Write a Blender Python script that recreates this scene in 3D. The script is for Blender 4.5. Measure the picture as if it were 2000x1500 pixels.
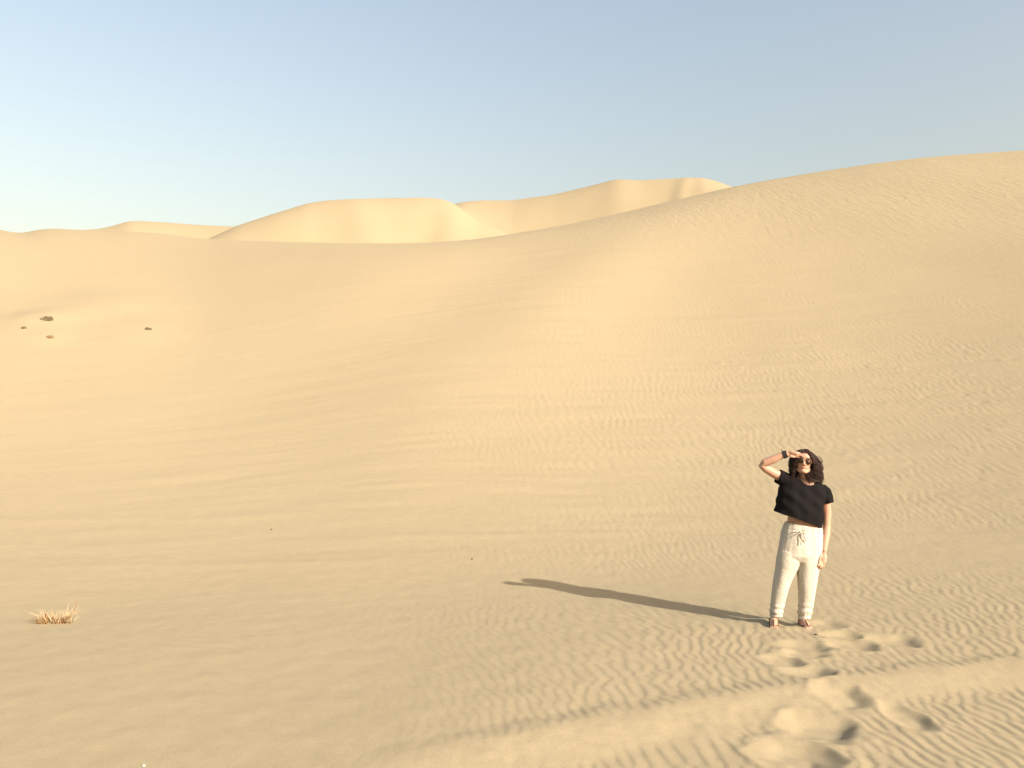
import bpy, bmesh, math, random
import numpy as np
from mathutils import Vector, Matrix

for o in list(bpy.data.objects):
    bpy.data.objects.remove(o)
rng = np.random.default_rng(11)
random.seed(5)
scene = bpy.context.scene
col = scene.collection

# ------------------------------------------------------------------ camera
F = 1632.0                       # focal length in photo pixels (photo 2000 x 1500)
PITCH = math.atan(100.0 / F)
CAM_Z = 1.7
cam_data = bpy.data.cameras.new('camera')
cam = bpy.data.objects.new('camera', cam_data)
col.objects.link(cam)
cam.location = (0, 0, CAM_Z)
cam.rotation_euler = (math.pi / 2 + PITCH, 0, 0)
cam_data.sensor_width = 36.0
cam_data.lens = F / 2000.0 * 36.0
cam_data.clip_start = 0.05
cam_data.clip_end = 20000
scene.camera = cam

# ------------------------------------------------------------------ sky and sun
SUN_AZ = math.radians(132.0)     # clockwise from +Y (the view direction)
SUN_EL = math.radians(24.7)
world = bpy.data.worlds.new('World')
scene.world = world
world.use_nodes = True
wn = world.node_tree
wn.nodes.clear()
sky = wn.nodes.new('ShaderNodeTexSky')
sky.sky_type = 'NISHITA'
sky.sun_disc = False
sky.sun_elevation = SUN_EL
sky.sun_rotation = SUN_AZ
sky.altitude = 100
sky.air_density = 2.0
sky.dust_density = 5.5
sky.ozone_density = 0.0
bg = wn.nodes.new('ShaderNodeBackground')
bg.inputs['Strength'].default_value = 0.112
wo = wn.nodes.new('ShaderNodeOutputWorld')
wb = wn.nodes.new('ShaderNodeMix')            # white balance of the sky light
wb.data_type = 'RGBA'
wb.blend_type = 'MULTIPLY'
wb.inputs['Factor'].default_value = 1.0
wb.inputs['B'].default_value = (1.05, 1.0, 1.09, 1)
wn.links.new(sky.outputs[0], wb.inputs['A'])
wn.links.new(wb.outputs['Result'], bg.inputs[0])
wn.links.new(bg.outputs[0], wo.inputs[0])

sun_data = bpy.data.lights.new('sun', 'SUN')
sun_data.energy = 4.4
sun_data.angle = math.radians(0.6)
sun_data.color = (1.0, 0.92, 0.82)
sun = bpy.data.objects.new('sun', sun_data)
col.objects.link(sun)
sdir = Vector((math.sin(SUN_AZ) * math.cos(SUN_EL), math.cos(SUN_AZ) * math.cos(SUN_EL), math.sin(SUN_EL)))
sun.rotation_euler = sdir.to_track_quat('Z', 'Y').to_euler()
sun.location = sdir * 50

scene.view_settings.view_transform = 'Standard'
scene.view_settings.look = 'None'
scene.view_settings.exposure = 1.05
scene.view_settings.gamma = 1.0
scene.view_settings.use_curve_mapping = False
scene.render.engine = 'CYCLES'

# ------------------------------------------------------------------ maths helpers
CP, SP = math.cos(PITCH), math.sin(PITCH)

def ray(px, py):
    a = (np.asarray(px, float) - 1000) / F
    b = (750 - np.asarray(py, float)) / F
    return a, CP - b * SP, SP + b * CP

def az_tan(px, py):
    x, y, z = ray(px, py)
    return np.arctan2(x, y), z / np.hypot(x, y)

def on_flat(px, py, z=0.0):
    x, y, d = ray(px, py)
    k = (z - CAM_Z) / d
    return x * k, y * k

def at_depth(px, py, Y):
    x, y, z = ray(px, py)
    k = Y / y
    return np.array([x * k, Y, CAM_Z + z * k])

def sstep(a, b, t):
    t = np.clip((t - a) / (b - a), 0, 1)
    return t * t * (3 - 2 * t)

def hermite(r, r0, r1, z0, z1, m0, m1):
    h = r1 - r0
    t = np.clip((r - r0) / h, 0, 1)
    t2, t3 = t * t, t * t * t
    return z0 * (2*t3 - 3*t2 + 1) + h * m0 * (t3 - 2*t2 + t) + z1 * (3*t2 - 2*t3) + h * m1 * (t3 - t2)

def tile(n, spec):
    k = np.fft.fftfreq(n) * n
    kx, ky = np.meshgrid(k, k)
    S = spec(kx, ky)
    w = np.fft.fft2(rng.standard_normal((n, n)))
    f = np.real(np.fft.ifft2(w * S))
    f -= f.mean()
    return (f / f.std()).astype(np.float32)

def samp(T, u, v):
    n = T.shape[0]
    u = np.mod(u, 1.0) * n
    v = np.mod(v, 1.0) * n
    i = np.floor(u).astype(np.int64)
    j = np.floor(v).astype(np.int64)
    fu, fv = u - i, v - j
    i %= n
    j %= n
    i2, j2 = (i + 1) % n, (j + 1) % n
    return (T[j, i] * (1-fu) + T[j, i2] * fu) * (1-fv) + (T[j2, i] * (1-fu) + T[j2, i2] * fu) * fv

RIP_L = 16.0
def rip_spec(kx, ky):
    k = np.hypot(kx, ky) + 1e-6
    a = np.arctan2(ky, kx)
    a = np.minimum(np.abs(a), np.pi - np.abs(a))
    k0 = RIP_L / 0.094
    return np.exp(-0.5 * ((k - k0) / (0.20 * k0)) ** 2 - 0.5 * (a / 0.38) ** 2)
def ripple_tile(n):
    """even-height wind ripples: the phase of narrow-band noise with a gentle windward and a steep lee side"""
    k = np.fft.fftfreq(n) * n
    kx, ky = np.meshgrid(k, k)
    w = np.fft.fft2(rng.standard_normal((n, n)))
    A = np.fft.ifft2(w * np.where(kx > 0, rip_spec(kx, ky), 0))
    env = np.abs(A)
    p = np.mod(np.angle(A) / (2 * np.pi), 1.0)
    h = np.where(p < .32, -np.cos(np.pi * p / .32), np.cos(np.pi * (p - .32) / .68))
    h = h * (env / (env + .4 * env.mean()))
    return (h / h.std()).astype(np.float32)
T_RIP = ripple_tile(2048)
T_FBM = tile(512, lambda kx, ky: np.where(np.hypot(kx, ky) > 1.5, (np.hypot(kx, ky) + 1e-6) ** -2.7, 0))
T_MID = tile(512, lambda kx, ky: np.exp(-0.5 * ((np.hypot(kx, ky) - 18) / 9) ** 2))
T_MID2 = tile(512, lambda kx, ky: np.exp(-0.5 * ((np.hypot(kx, ky) - 18) / 9) ** 2))

# ------------------------------------------------------------------ terrain
FINE = np.linspace(math.radians(-75), math.radians(75), 3001)

def profile(pts, sig):
    """smooth tan(elevation) of a crest along the azimuth, from photo points"""
    pts = np.array(pts, float)
    a, t = az_tan(pts[:, 0], pts[:, 1])
    f = np.interp(FINE, a, t)
    s = sig / (FINE[1] - FINE[0])
    n = int(4 * s) + 1
    k = np.exp(-0.5 * (np.arange(-n, n + 1) / s) ** 2)
    k /= k.sum()
    return np.convolve(np.pad(f, n, mode='edge'), k, 'valid')

def dist_profile(pts, sig=0.05):
    pts = np.array(pts, float)
    a = np.arctan((pts[:, 0] - 1000) / F)
    f = np.interp(FINE, a, pts[:, 1])
    s = sig / (FINE[1] - FINE[0])
    n = int(4 * s) + 1
    k = np.exp(-0.5 * (np.arange(-n, n + 1) / s) ** 2)
    k /= k.sum()
    return np.convolve(np.pad(f, n, mode='edge'), k, 'valid')

EA = profile([(-2500,640),(-900,500),(-400,440),(-100,446),(-30,444),(5,449),(40,458),(72,448),(100,446),(150,449),(200,452),(270,453),(330,458),(400,466),
              (480,470),(560,472),(650,474),(760,475),(850,473),(930,467),(1000,457),(1100,440),(1200,419),(1300,395),
              (1420,367),(1500,352),(1600,335),(1700,320),(1800,308),(1900,300),(2000,293),(2200,285),(2600,290),(4500,560)], 0.007)
EAS = np.interp(FINE, FINE, EA)
_k = np.exp(-0.5 * (np.arange(-240, 241) / 60.0) ** 2)
EAS = np.convolve(np.pad(EA, 240, mode='edge'), _k / _k.sum(), 'valid')
RA = dist_profile([(-1500,58),(-400,58),(0,55),(200,53),(400,50),(600,46),(800,41),(1000,43),(1200,49),(1420,54),(1700,58),(2000,60),(2500,60),(4000,50)], .06)
R0 = dist_profile([(-1500,8),(1000,8.5),(1500,8.5),(2200,8)])
EC = profile([(-2500,700),(0,520),(300,500),(405,468),(460,442),(530,419),(600,397),(640,391),(700,389),(760,387),(830,386),(865,389),(888,398),
              (930,430),(1000,460),(1200,500),(2000,560),(4500,700)], 0.004)
ED = profile([(-2500,700),(300,520),(600,480),(800,430),(880,400),(905,394),(940,391),(1000,391),(1080,380),(1150,364),(1195,352),(1210,350),(1250,352),(1340,347),
              (1372,347),(1400,354),(1424,363),(1500,390),(1700,440),(2000,480),(4500,700)], 0.003)
EB = profile([(-2500,640),(-200,470),(100,453),(195,447),(225,440),(245,433),(262,431),(320,434),(400,440),(460,442),(600,452),(1000,480),(2000,540),(4500,680)], 0.004)
RC0, RC, RD0, RD, RB0, RB = 86.0, 100.0, 116.0, 136.0, 172.0, 205.0

# footprints: photo box (x0, x1, y0, y1), depth
PITS = [(1508,1560,1214,1226,.035),(1572,1652,1214,1230,.045),(1606,1682,1238,1253,.05),(1690,1796,1243,1265,.06),
        (1614,1712,1252,1276,.06),(1520,1621,1257,1279,.055),(1518,1616,1276,1293,.055),(1490,1566,1288,1309,.05),
        (1530,1627,1308,1336,.06),(1595,1690,1342,1384,.06),(1520,1674,1395,1442,.075),(1738,1808,1376,1422,.045),
        (1476,1636,1440,1496,.08)]
BERM = np.array([on_flat(*p) for p in [(500,1560),(750,1490),(900,1459),(1060,1434),(1220,1403),(1316,1388),(1444,1366),(1540,1350),(1659,1333),(1783,1313),(2000,1288),(2400,1252),(3200,1200)]])
MOUNDS = [(75,626,.9,.16),(200,600,1.8,.16),(275,648,1.2,.12),(60,645,.9,.10),(95,660,.6,.08)]

def crest_lines(AZ):
    f = lambda T: np.interp(AZ, FINE, T)
    return f(EA), f(RA), f(R0), f(EC), f(ED), f(EB)

def base_height(X, Y):
    """dunes without small relief"""
    r = np.hypot(X, Y)
    az = np.arctan2(X, Y)
    ea, ra, r0, ec, ed, eb = crest_lines(az)
    za, zc, zd, zb = CAM_Z + ra*ea, CAM_Z + RC*ec, CAM_Z + RD*ed, CAM_Z + RB*eb
    eas = np.interp(az, FINE, EAS)
    smax = lambda a, b: np.log(np.exp(a * 60) + np.exp(b * 60)) / 60
    s1 = np.maximum(ea, -1)
    c0 = CAM_Z + RC0*s1 - 2.0
    s2 = smax(eas, ec)
    d0 = CAM_Z + RD0*s2 - 4.0
    s3 = smax(s2, ed)
    b0 = CAM_Z + RB0*np.minimum(s3, 0.24) - 6.0
    zc = smax(zc / 20, (c0 - 3) / 20) * 20
    zd = smax(zd / 20, (d0 - 5) / 20) * 20
    t_ = np.clip((r - r0) / (ra - r0), 0, 1)
    z = np.where(r < ra, hermite(r, r0, ra, 0*ra, CAM_Z + ra*eas, 0*ra, eas) + (ea - eas) * r * sstep(.72, 1, t_),
        np.where(r < RC0, hermite(r, ra, RC0, za, c0, ea, 0.30),
        np.where(r < RC, hermite(r, RC0, RC, c0, zc, 0.30, ec),
        np.where(r < RD0, hermite(r, RC, RD0, zc, d0, ec - 0.1, 0.28),
        np.where(r < RD, hermite(r, RD0, RD, d0, zd, 0.28, ed),
        np.where(r < RB0, hermite(r, RD, RB0, zd, b0, ed - 0.1, 0.15),
        np.where(r < RB, hermite(r, RB0, RB, b0, zb, 0.15, eb),
                 zb + (r - RB) * 0.03 - np.maximum(r - RB, 0) ** 1.15 * 0.16)))))))
    px = 1000 + F * np.tan(np.clip(az, -1.3, 1.3))
    # slopes and gullies of the near slope and of the far dunes
    t = np.clip((r - r0) / (ra - r0), 0, 1)
    bell = (np.sin(np.pi * t) ** 1.5)
    top = np.clip(t, 0, 1) ** 2 * bell
    z = z + 1.3 * np.exp(-((px + 110) / 170) ** 2) * t ** 3 * np.sin(np.pi * t) ** .9 * 1.5 * (1 - sstep(.72, .97, t))
    z = z - .5 * np.exp(-((px - 330) / 130) ** 2) * top
    z = z - 0.3 * np.exp(-((px - 900 + 500 * (0.75 - t)) / 150) ** 2) * bell * sstep(.3, .7, t)
    z = z + 0.35 * np.exp(-((px - 1250 + 500 * (0.75 - t)) / 170) ** 2) * bell * sstep(.3, .7, t)
    tc = np.clip((r - RC0) / (RC - RC0), 0, 1)
    bc = np.sin(np.pi * tc)
    z = z + bc * (.55 * np.exp(-((px - 705 + 60*(tc-.5)) / 48) ** 2) - .42 * np.exp(-((px - 842 - 60*(tc-.6)) / 38) ** 2)
                  + .35 * np.exp(-((px - 560) / 60) ** 2))
    td = np.clip((r - RD0) / (RD - RD0), 0, 1)
    bd = np.sin(np.pi * td ** 1.3)
    z = z + bd * (0.28 * np.exp(-((px - 1335 - 30*(td-.6)) / 16) ** 2) + .35 * np.exp(-((px - 1200) / 70) ** 2) + .5 * np.exp(-((px - 900) / 45) ** 2))
    z = z + .16 * (bc + 1.6 * bd) * samp(T_FBM, az * 1.6 + .1, r / 120)
    return z, r, az, t, px

def height(X, Y, detail=True):
    z, r, az, t, px = base_height(X, Y)
    near = 1 - sstep(9, 13, r)
    # broad soft undulation
    wide = sstep(6, 25, r) * (1 - sstep(200, 400, r)) * np.clip(1 - 0.85 * np.exp(-((t - 1) / 0.12) ** 2), 0, 1)
    z = z + 0.06 * wide * samp(T_FBM, X / 46 + .13, Y / 60 + .37)
    z = z + 0.010 * near * samp(T_FBM, X / 13, Y / 13) * sstep(1, 4, r)
    # low wind terraces that follow the foot of the slope
    q = r - 5.0 * np.sin(np.clip(az, -.9, .9)) * sstep(8, 30, r)
    band = samp(T_MID, q / 26, az / 6.0 + .2) + 0.6 * samp(T_MID2, q / 11, az / 3.2 + .7)
    bm = sstep(9.5, 14, r) * (1 - sstep(26, 48, r)) * (0.35 + 0.65 * sstep(-.35, .25, az))
    z = z + 0.0075 * bm * band
    # old tracks at the foot of the slope on the left
    for rr, w, h in ((10.7, .16, .018), (11.3, .20, -.022), (11.9, .16, .016), (13.4, .25, .02)):
        z = z + .5 * h * np.exp(-((r - rr - .9 * (az + .15) ** 2 * 6) / w) ** 2) * sstep(.28, .05, az) * (0.6 + .4 * samp(T_FBM, az * .7 + rr, rr))
    # the low berm across the foreground
    by = np.interp(X, BERM[:, 0], BERM[:, 1])
    sl = 0.91
    s = (Y - by) * sl + 0.012 * samp(T_MID, X / 11, Y / 11) + .005 * samp(T_MID2, X / 3, Y / 3)
    bmask = (1 - sstep(9, 12, r)) * sstep(-1.3, .2, X)
    drop = -0.026 + 0.056 * sstep(-0.50, 0.0, s) - 0.015 * sstep(-0.03, 0.26, s)
    dip = -.004 * np.exp(-((s - .16) / .10) ** 2)
    z = z + bmask * (drop + dip) - 0.0 * (1 - bmask)
    on_face = bmask * sstep(-.5, -.35, s) * (1 - sstep(-.06, .02, s))
    # footprints
    pit = np.zeros_like(X)
    zp = np.zeros_like(X)
    rims = np.zeros_like(X)
    for i, (x0, x1, y0, y1, d) in enumerate(PITS):
        cx, cy = on_flat((x0 + x1) / 2, (y0 + y1) / 2)
        a = (x1 - x0) / 2 / F * cy * 1.08
        _, ya = on_flat(1000, y1)
        _, yb = on_flat(1000, y0)
        b = max((yb - ya) / 2 * 1.2, .15)
        m = (np.abs(X - cx) < 3*a) & (np.abs(Y - cy) < 3*b)
        dx = (X[m] - cx) / a + .06 * samp(T_MID, X[m] / 5 + .1*i, Y[m] / 5)
        dy = (Y[m] - cy) / b + .06 * samp(T_MID2, X[m] / 5, Y[m] / 5 + .1*i)
        # deepest towards the right, a steep right wall and a long ramp on the left
        rr = np.sqrt(dx * dx + dy * dy)
        ramp = np.clip(0.68 + 0.30 * dx, 0.22, 0.96)
        body = (1 - sstep(.30, 1.06, rr)) * ramp
        rim = np.exp(-((rr - 1.12) / .2) ** 2)
        d = d * .80
        zp[m] = np.minimum(zp[m], -d * body)
        rims[m] += .08 * d * rim * (1 + .2 * samp(T_MID, X[m] / 2.6, Y[m] / 2.6 + .3*i))
        pit[m] = np.maximum(pit[m], 1 - sstep(.9, 1.35, rr))
    z = z + zp + rims * np.clip(1 + zp / .03, 0, 1)
    for (mx, my, w, h) in MOUND_POS:
        z = z + h * np.exp(-(((X - mx) / w) ** 2 + ((Y - my) / (w * 1.1)) ** 2))
    # scuffed mound beside the feet
    fx, fy = on_flat(1492, 1216)
    z = z + .02 * np.exp(-(((X - fx) / .09) ** 2 + ((Y - fy) / .12) ** 2))
    fx, fy = on_flat(1535, 1232)
    z = z + .012 * np.exp(-(((X - fx) / .3) ** 2 + ((Y - fy) / .08) ** 2))
    amp = np.zeros_like(X)
    if detail:
        wx = X + .08 * samp(T_MID, X / 70 + .3, Y / 70) + .02 * samp(T_MID2, X / 30, Y / 30 + .5)
        wy = Y + .08 * samp(T_MID2, X / 80, Y / 80 + .2)
        # crests swing with the ground: fan them to the right of the figure
        wx = wx + .10 * (Y - 6) - .45 * np.clip(Y - 6.5, 0, 1.7) * sstep(-.5, 5.0, X)
        def rip(k, lean):
            u, v = wx / (RIP_L * k), wy / (RIP_L * k * 1.15)
            return samp(T_RIP, u, v)
        h1 = rip(1.0, 1.0)
        h2 = rip(1.55, 1.0)
        f2 = sstep(11, 18, r)
        h = h1 * (1 - f2) * .0017 + h2 * f2 * .0026
        patch = 0.95 + .12 * samp(T_FBM, q / 9, az / 2.2) + .12 * samp(T_FBM, X / 9 + .4, Y / 9)
        amp = sstep(-.36, .50, az) * 1.15 * np.clip(patch, .4, 1.5) * (1 - sstep(34, 46, r))
        calm = np.exp(-((r - 9.6) / 1.0) ** 2) * (1 - sstep(.28, .4, az))
        amp = amp * (1 - .75 * calm) * (1 - on_face * .85) * (1 - pit) * sstep(2.0, 3.0, r)
        z = z + h * amp
        # lumpy strips half way up the right-hand slope
        lump = sstep(13, 17, r) * (1 - sstep(24, 30, r)) * sstep(.0, .35, az)
        z = z + .0025 * lump * np.clip(samp(T_MID, q / 7, az / 1.1), 0, 3) * samp(T_MID2, X / 9, Y / 9)
        # fine unevenness
        z = z + .0012 * (1 - sstep(10, 20, r)) * samp(T_FBM, X / 1.1, Y / 1.1)
    return z, amp

MOUND_POS = []
def hit(px, py, rmin=3.0, rmax=85.0):
    """first point of the ground along the sight line through a photo point"""
    x, y, z = ray(px, py)
    n = math.hypot(x, y)
    rr = np.linspace(rmin, rmax, 6000)
    X, Y = x / n * rr, y / n * rr
    Z = height(X, Y, False)[0]
    L = CAM_Z + rr * (z / n)
    k = np.argmax(Z >= L)
    return float(X[k]), float(Y[k]), float(Z[k]), float(rr[k])
MOUND_POS = [hit(px, py, 9.0, 60.0)[:2] + (w, h) for px, py, w, h in MOUNDS]

def rings():
    out = list(np.linspace(.3, 3.0, 24))
    r = 3.0
    while r < 12:
        r += max(.006, min(.075, .75 * r * r / 1421))
        out.append(r)
    while r < 40:
        r += .075
        out.append(r)
    while r < 84:
        r += .25
        out.append(r)
    while r < 140:
        r += .35
        out.append(r)
    while r < 215:
        r += 1.0
        out.append(r)
    while r < 6000:
        r *= 1.16
        out.append(r)
    return np.array(out)

R = rings()
NC = 800
AZ = np.concatenate([np.linspace(math.radians(-36), math.radians(36), NC), np.linspace(math.radians(36), math.radians(324), 74)[1:-1]])
NA = len(AZ)
GA, GR = np.meshgrid(AZ, R)
GX, GY = GR * np.sin(GA), GR * np.cos(GA)
GAw = np.arctan2(GX, GY)
GZ, GAMP = height(GX, GY)
# behind the camera: quiet low ground
back = sstep(math.radians(60), math.radians(75), np.abs(GAw))
GZ = GZ * (1 - back) + back * (.5 * samp(T_FBM, GX / 90, GY / 90) * sstep(5, 30, GR))
print('ground grid', GX.shape)

# ------------------------------------------------------------------ materials
def mat(name, color, rough=0.8, spec=0.2, bump=None, var=None, sheen=0.0):
    m = bpy.data.materials.new(name)
    m.use_nodes = True
    nt = m.node_tree
    b = nt.nodes['Principled BSDF']
    b.inputs['Base Color'].default_value = (*color, 1)
    b.inputs['Roughness'].default_value = rough
    b.inputs['Specular IOR Level'].default_value = spec
    if sheen:
        b.inputs['Sheen Weight'].default_value = sheen
    tc = nt.nodes.new('ShaderNodeTexCoord')
    if var:
        n = nt.nodes.new('ShaderNodeTexNoise')
        n.inputs['Scale'].default_value = var[0]
        n.inputs['Detail'].default_value = 4
        nt.links.new(tc.outputs['Object'], n.inputs['Vector'])
        mx = nt.nodes.new('ShaderNodeMix')
        mx.data_type = 'RGBA'
        mx.inputs['A'].default_value = (*color, 1)
        mx.inputs['B'].default_value = (*var[1], 1)
        nt.links.new(n.outputs['Fac'], mx.inputs['Factor'])
        nt.links.new(mx.outputs['Result'], b.inputs['Base Color'])
    if bump:
        n = nt.nodes.new('ShaderNodeTexNoise')
        n.inputs['Scale'].default_value = bump[0]
        n.inputs['Detail'].default_value = 3
        nt.links.new(tc.outputs['Object'], n.inputs['Vector'])
        bp = nt.nodes.new('ShaderNodeBump')
        bp.inputs['Strength'].default_value = 1.0
        bp.inputs['Distance'].default_value = bump[1]
        nt.links.new(n.outputs['Fac'], bp.inputs['Height'])
        nt.links.new(bp.outputs['Normal'], b.inputs['Normal'])
    return m

def sand_material():
    m = bpy.data.materials.new('sand')
    m.use_nodes = True
    nt = m.node_tree
    N, L = nt.nodes, nt.links
    b = N['Principled BSDF']
    b.inputs['Roughness'].default_value = 0.9
    b.inputs['Diffuse Roughness'].default_value = 0.08
    b.inputs['Specular IOR Level'].default_value = 0.12
    tc = N.new('ShaderNodeTexCoord')
    def noise(scale, detail=3, vec=None):
        n = N.new('ShaderNodeTexNoise')
        n.inputs['Scale'].default_value = scale
        n.inputs['Detail'].default_value = detail
        L.new(vec or tc.outputs['Object'], n.inputs['Vector'])
        return n
    big = noise(0.22, 4)
    fine = noise(55, 2)
    cr = N.new('ShaderNodeMix'); cr.data_type = 'RGBA'
    cr.inputs['A'].default_value = (0.265, 0.221, 0.137, 1)
    cr.inputs['B'].default_value = (0.281, 0.236, 0.151, 1)
    L.new(big.outputs['Fac'], cr.inputs['Factor'])
    c2 = N.new('ShaderNodeMix'); c2.data_type = 'RGBA'; c2.blend_type = 'MULTIPLY'
    c2.inputs['Factor'].default_value = 1.0
    rmp = N.new('ShaderNodeMapRange')
    rmp.inputs['From Min'].default_value = .3; rmp.inputs['From Max'].default_value = .7
    rmp.inputs['To Min'].default_value = .93; rmp.inputs['To Max'].default_value = 1.05
    L.new(fine.outputs['Fac'], rmp.inputs['Value'])
    L.new(cr.outputs['Result'], c2.inputs['A'])
    med = noise(9, 3)
    rm2 = N.new('ShaderNodeMapRange')
    rm2.inputs['From Min'].default_value = .3; rm2.inputs['From Max'].default_value = .7
    rm2.inputs['To Min'].default_value = .965; rm2.inputs['To Max'].default_value = 1.03
    L.new(med.outputs['Fac'], rm2.inputs['Value'])
    mm = N.new('ShaderNodeMath'); mm.operation = 'MULTIPLY'
    L.new(rmp.outputs['Result'], mm.inputs[0]); L.new(rm2.outputs['Result'], mm.inputs[1])
    L.new(mm.outputs[0], c2.inputs['B'])
    L.new(c2.outputs['Result'], b.inputs['Base Color'])
    # far ripples, too small for the mesh, plus grain
    att = N.new('ShaderNodeAttribute'); att.attribute_name = 'far_ripple'
    mp = N.new('ShaderNodeMapping')
    mp.inputs['Scale'].default_value = (3.6, .75, .9)
    mp.inputs['Rotation'].default_value = (0, 0, math.radians(25))
    L.new(tc.outputs['Object'], mp.inputs['Vector'])
    wv = noise(1.0, 1.5, mp.outputs['Vector'])
    wv.inputs['Distortion'].default_value = .8
    b1 = N.new('ShaderNodeBump')
    b1.inputs['Distance'].default_value = 0.06
    L.new(att.outputs['Fac'], b1.inputs['Strength'])
    L.new(wv.outputs['Fac'], b1.inputs['Height'])
    gr = noise(140, 2)
    b2 = N.new('ShaderNodeBump')
    b2.inputs['Strength'].default_value = .35
    b2.inputs['Distance'].default_value = .003
    L.new(gr.outputs['Fac'], b2.inputs['Height'])
    L.new(b1.outputs['Normal'], b2.inputs['Normal'])
    L.new(b2.outputs['Normal'], b.inputs['Normal'])
    return m
SAND = sand_material()

# ------------------------------------------------------------------ ground meshes
nr = len(R)
VERT = np.stack([GX, GY, GZ], -1).reshape(-1, 3).astype(np.float32)
FARR = (sstep(30, 44, GR) * (1 - sstep(62, 90, GR)) * sstep(-.25, .3, GAw) * .5).reshape(-1).astype(np.float32)
ii, jj = np.meshgrid(np.arange(nr - 1), np.arange(NA), indexing='ij')
j2 = (jj + 1) % NA
QUADS = np.stack([ii*NA + jj, (ii+1)*NA + jj, (ii+1)*NA + j2, ii*NA + j2], -1).reshape(-1, 4)
QUADS = QUADS[:, ::-1]
ra_col = np.interp(np.arctan2(np.sin(AZ), np.cos(AZ)), FINE, RA)
rq = R[ii] * 1.0
cls = np.where(rq < ra_col[jj] + 3, 0, np.where(rq < RC + 3, 1, np.where(rq < RD + 6, 2, 3))).reshape(-1)

def grid_object(name, quads, label, cap=False):
    used, inv = np.unique(quads.reshape(-1), return_inverse=True)
    v = VERT[used]
    q = inv.reshape(-1, 4)
    me = bpy.data.meshes.new(name)
    nq = len(q)
    nv = len(v)
    tri = 0
    loops = q.reshape(-1)
    starts = np.arange(nq) * 4
    if cap:
        v = np.vstack([v, [[0, 0, float(GZ[0].mean())]]]).astype(np.float32)
        t = np.stack([np.full(NA, nv), (np.arange(NA) + 1) % NA, np.arange(NA)], -1).reshape(-1)
        starts = np.concatenate([starts, nq*4 + np.arange(NA) * 3])
        loops = np.concatenate([loops, t])
        nv += 1
        tri = NA
    me.vertices.add(nv)
    me.vertices.foreach_set('co', v.reshape(-1))
    me.loops.add(len(loops))
    me.loops.foreach_set('vertex_index', loops.astype(np.int32))
    me.polygons.add(nq + tri)
    me.polygons.foreach_set('loop_start', starts.astype(np.int32))
    me.update(calc_edges=True)
    me.validate()
    me.polygons.foreach_set('use_smooth', np.ones(len(me.polygons), bool))
    a = me.attributes.new('far_ripple', 'FLOAT', 'POINT')
    fr = FARR[used]
    if cap:
        fr = np.append(fr, 0).astype(np.float32)
    a.data.foreach_set('value', fr)
    me.materials.append(SAND)
    o = bpy.data.objects.new(name, me)
    col.objects.link(o)
    o['kind'] = 'structure'
    o['label'] = label
    return o

grid_object('sand_ground', QUADS[cls == 0], 'rippled sand floor rising into the broad slope behind the woman', cap=True)
grid_object('dune', QUADS[cls == 1], 'rounded dune with a bright hollow behind the middle of the slope')
grid_object('dune', QUADS[cls == 2], 'long dune ridge with a dark crease behind the rising right slope')
grid_object('dune', QUADS[cls == 3], 'pale far dune low on the skyline at the left')
#PERSON#
# ------------------------------------------------------------------ the woman
PY = 7.55                                   # distance of the figure from the camera
ROOT = np.array([at_depth(1560, 1224, PY)[0], PY, 0.0])
MPP = PY / F                          # metres per photo pixel at the figure

def P(px, py, dy=0.0):
    """photo point on the plane of the figure (pulled dy metres towards or away from the camera), in figure space"""
    return at_depth(px, py, PY + dy) - ROOT

def PX(px):
    return P(px, 1000)[0]

def PZ(py):
    return P(1560, py)[2]

def thing(name, label, cat, loc):
    o = bpy.data.objects.new(name, None)
    col.objects.link(o)
    o.empty_display_size = .2
    o.location = loc
    o['label'] = label
    o['category'] = cat
    return o

def link(name, me, mats, parent=None, smooth=True):
    for m in (mats if isinstance(mats, (list, tuple)) else [mats]):
        me.materials.append(m)
    if smooth:
        me.polygons.foreach_set('use_smooth', np.ones(len(me.polygons), bool))
    me.update()
    o = bpy.data.objects.new(name, me)
    col.objects.link(o)
    if parent:
        o.parent = parent
    return o

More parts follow.
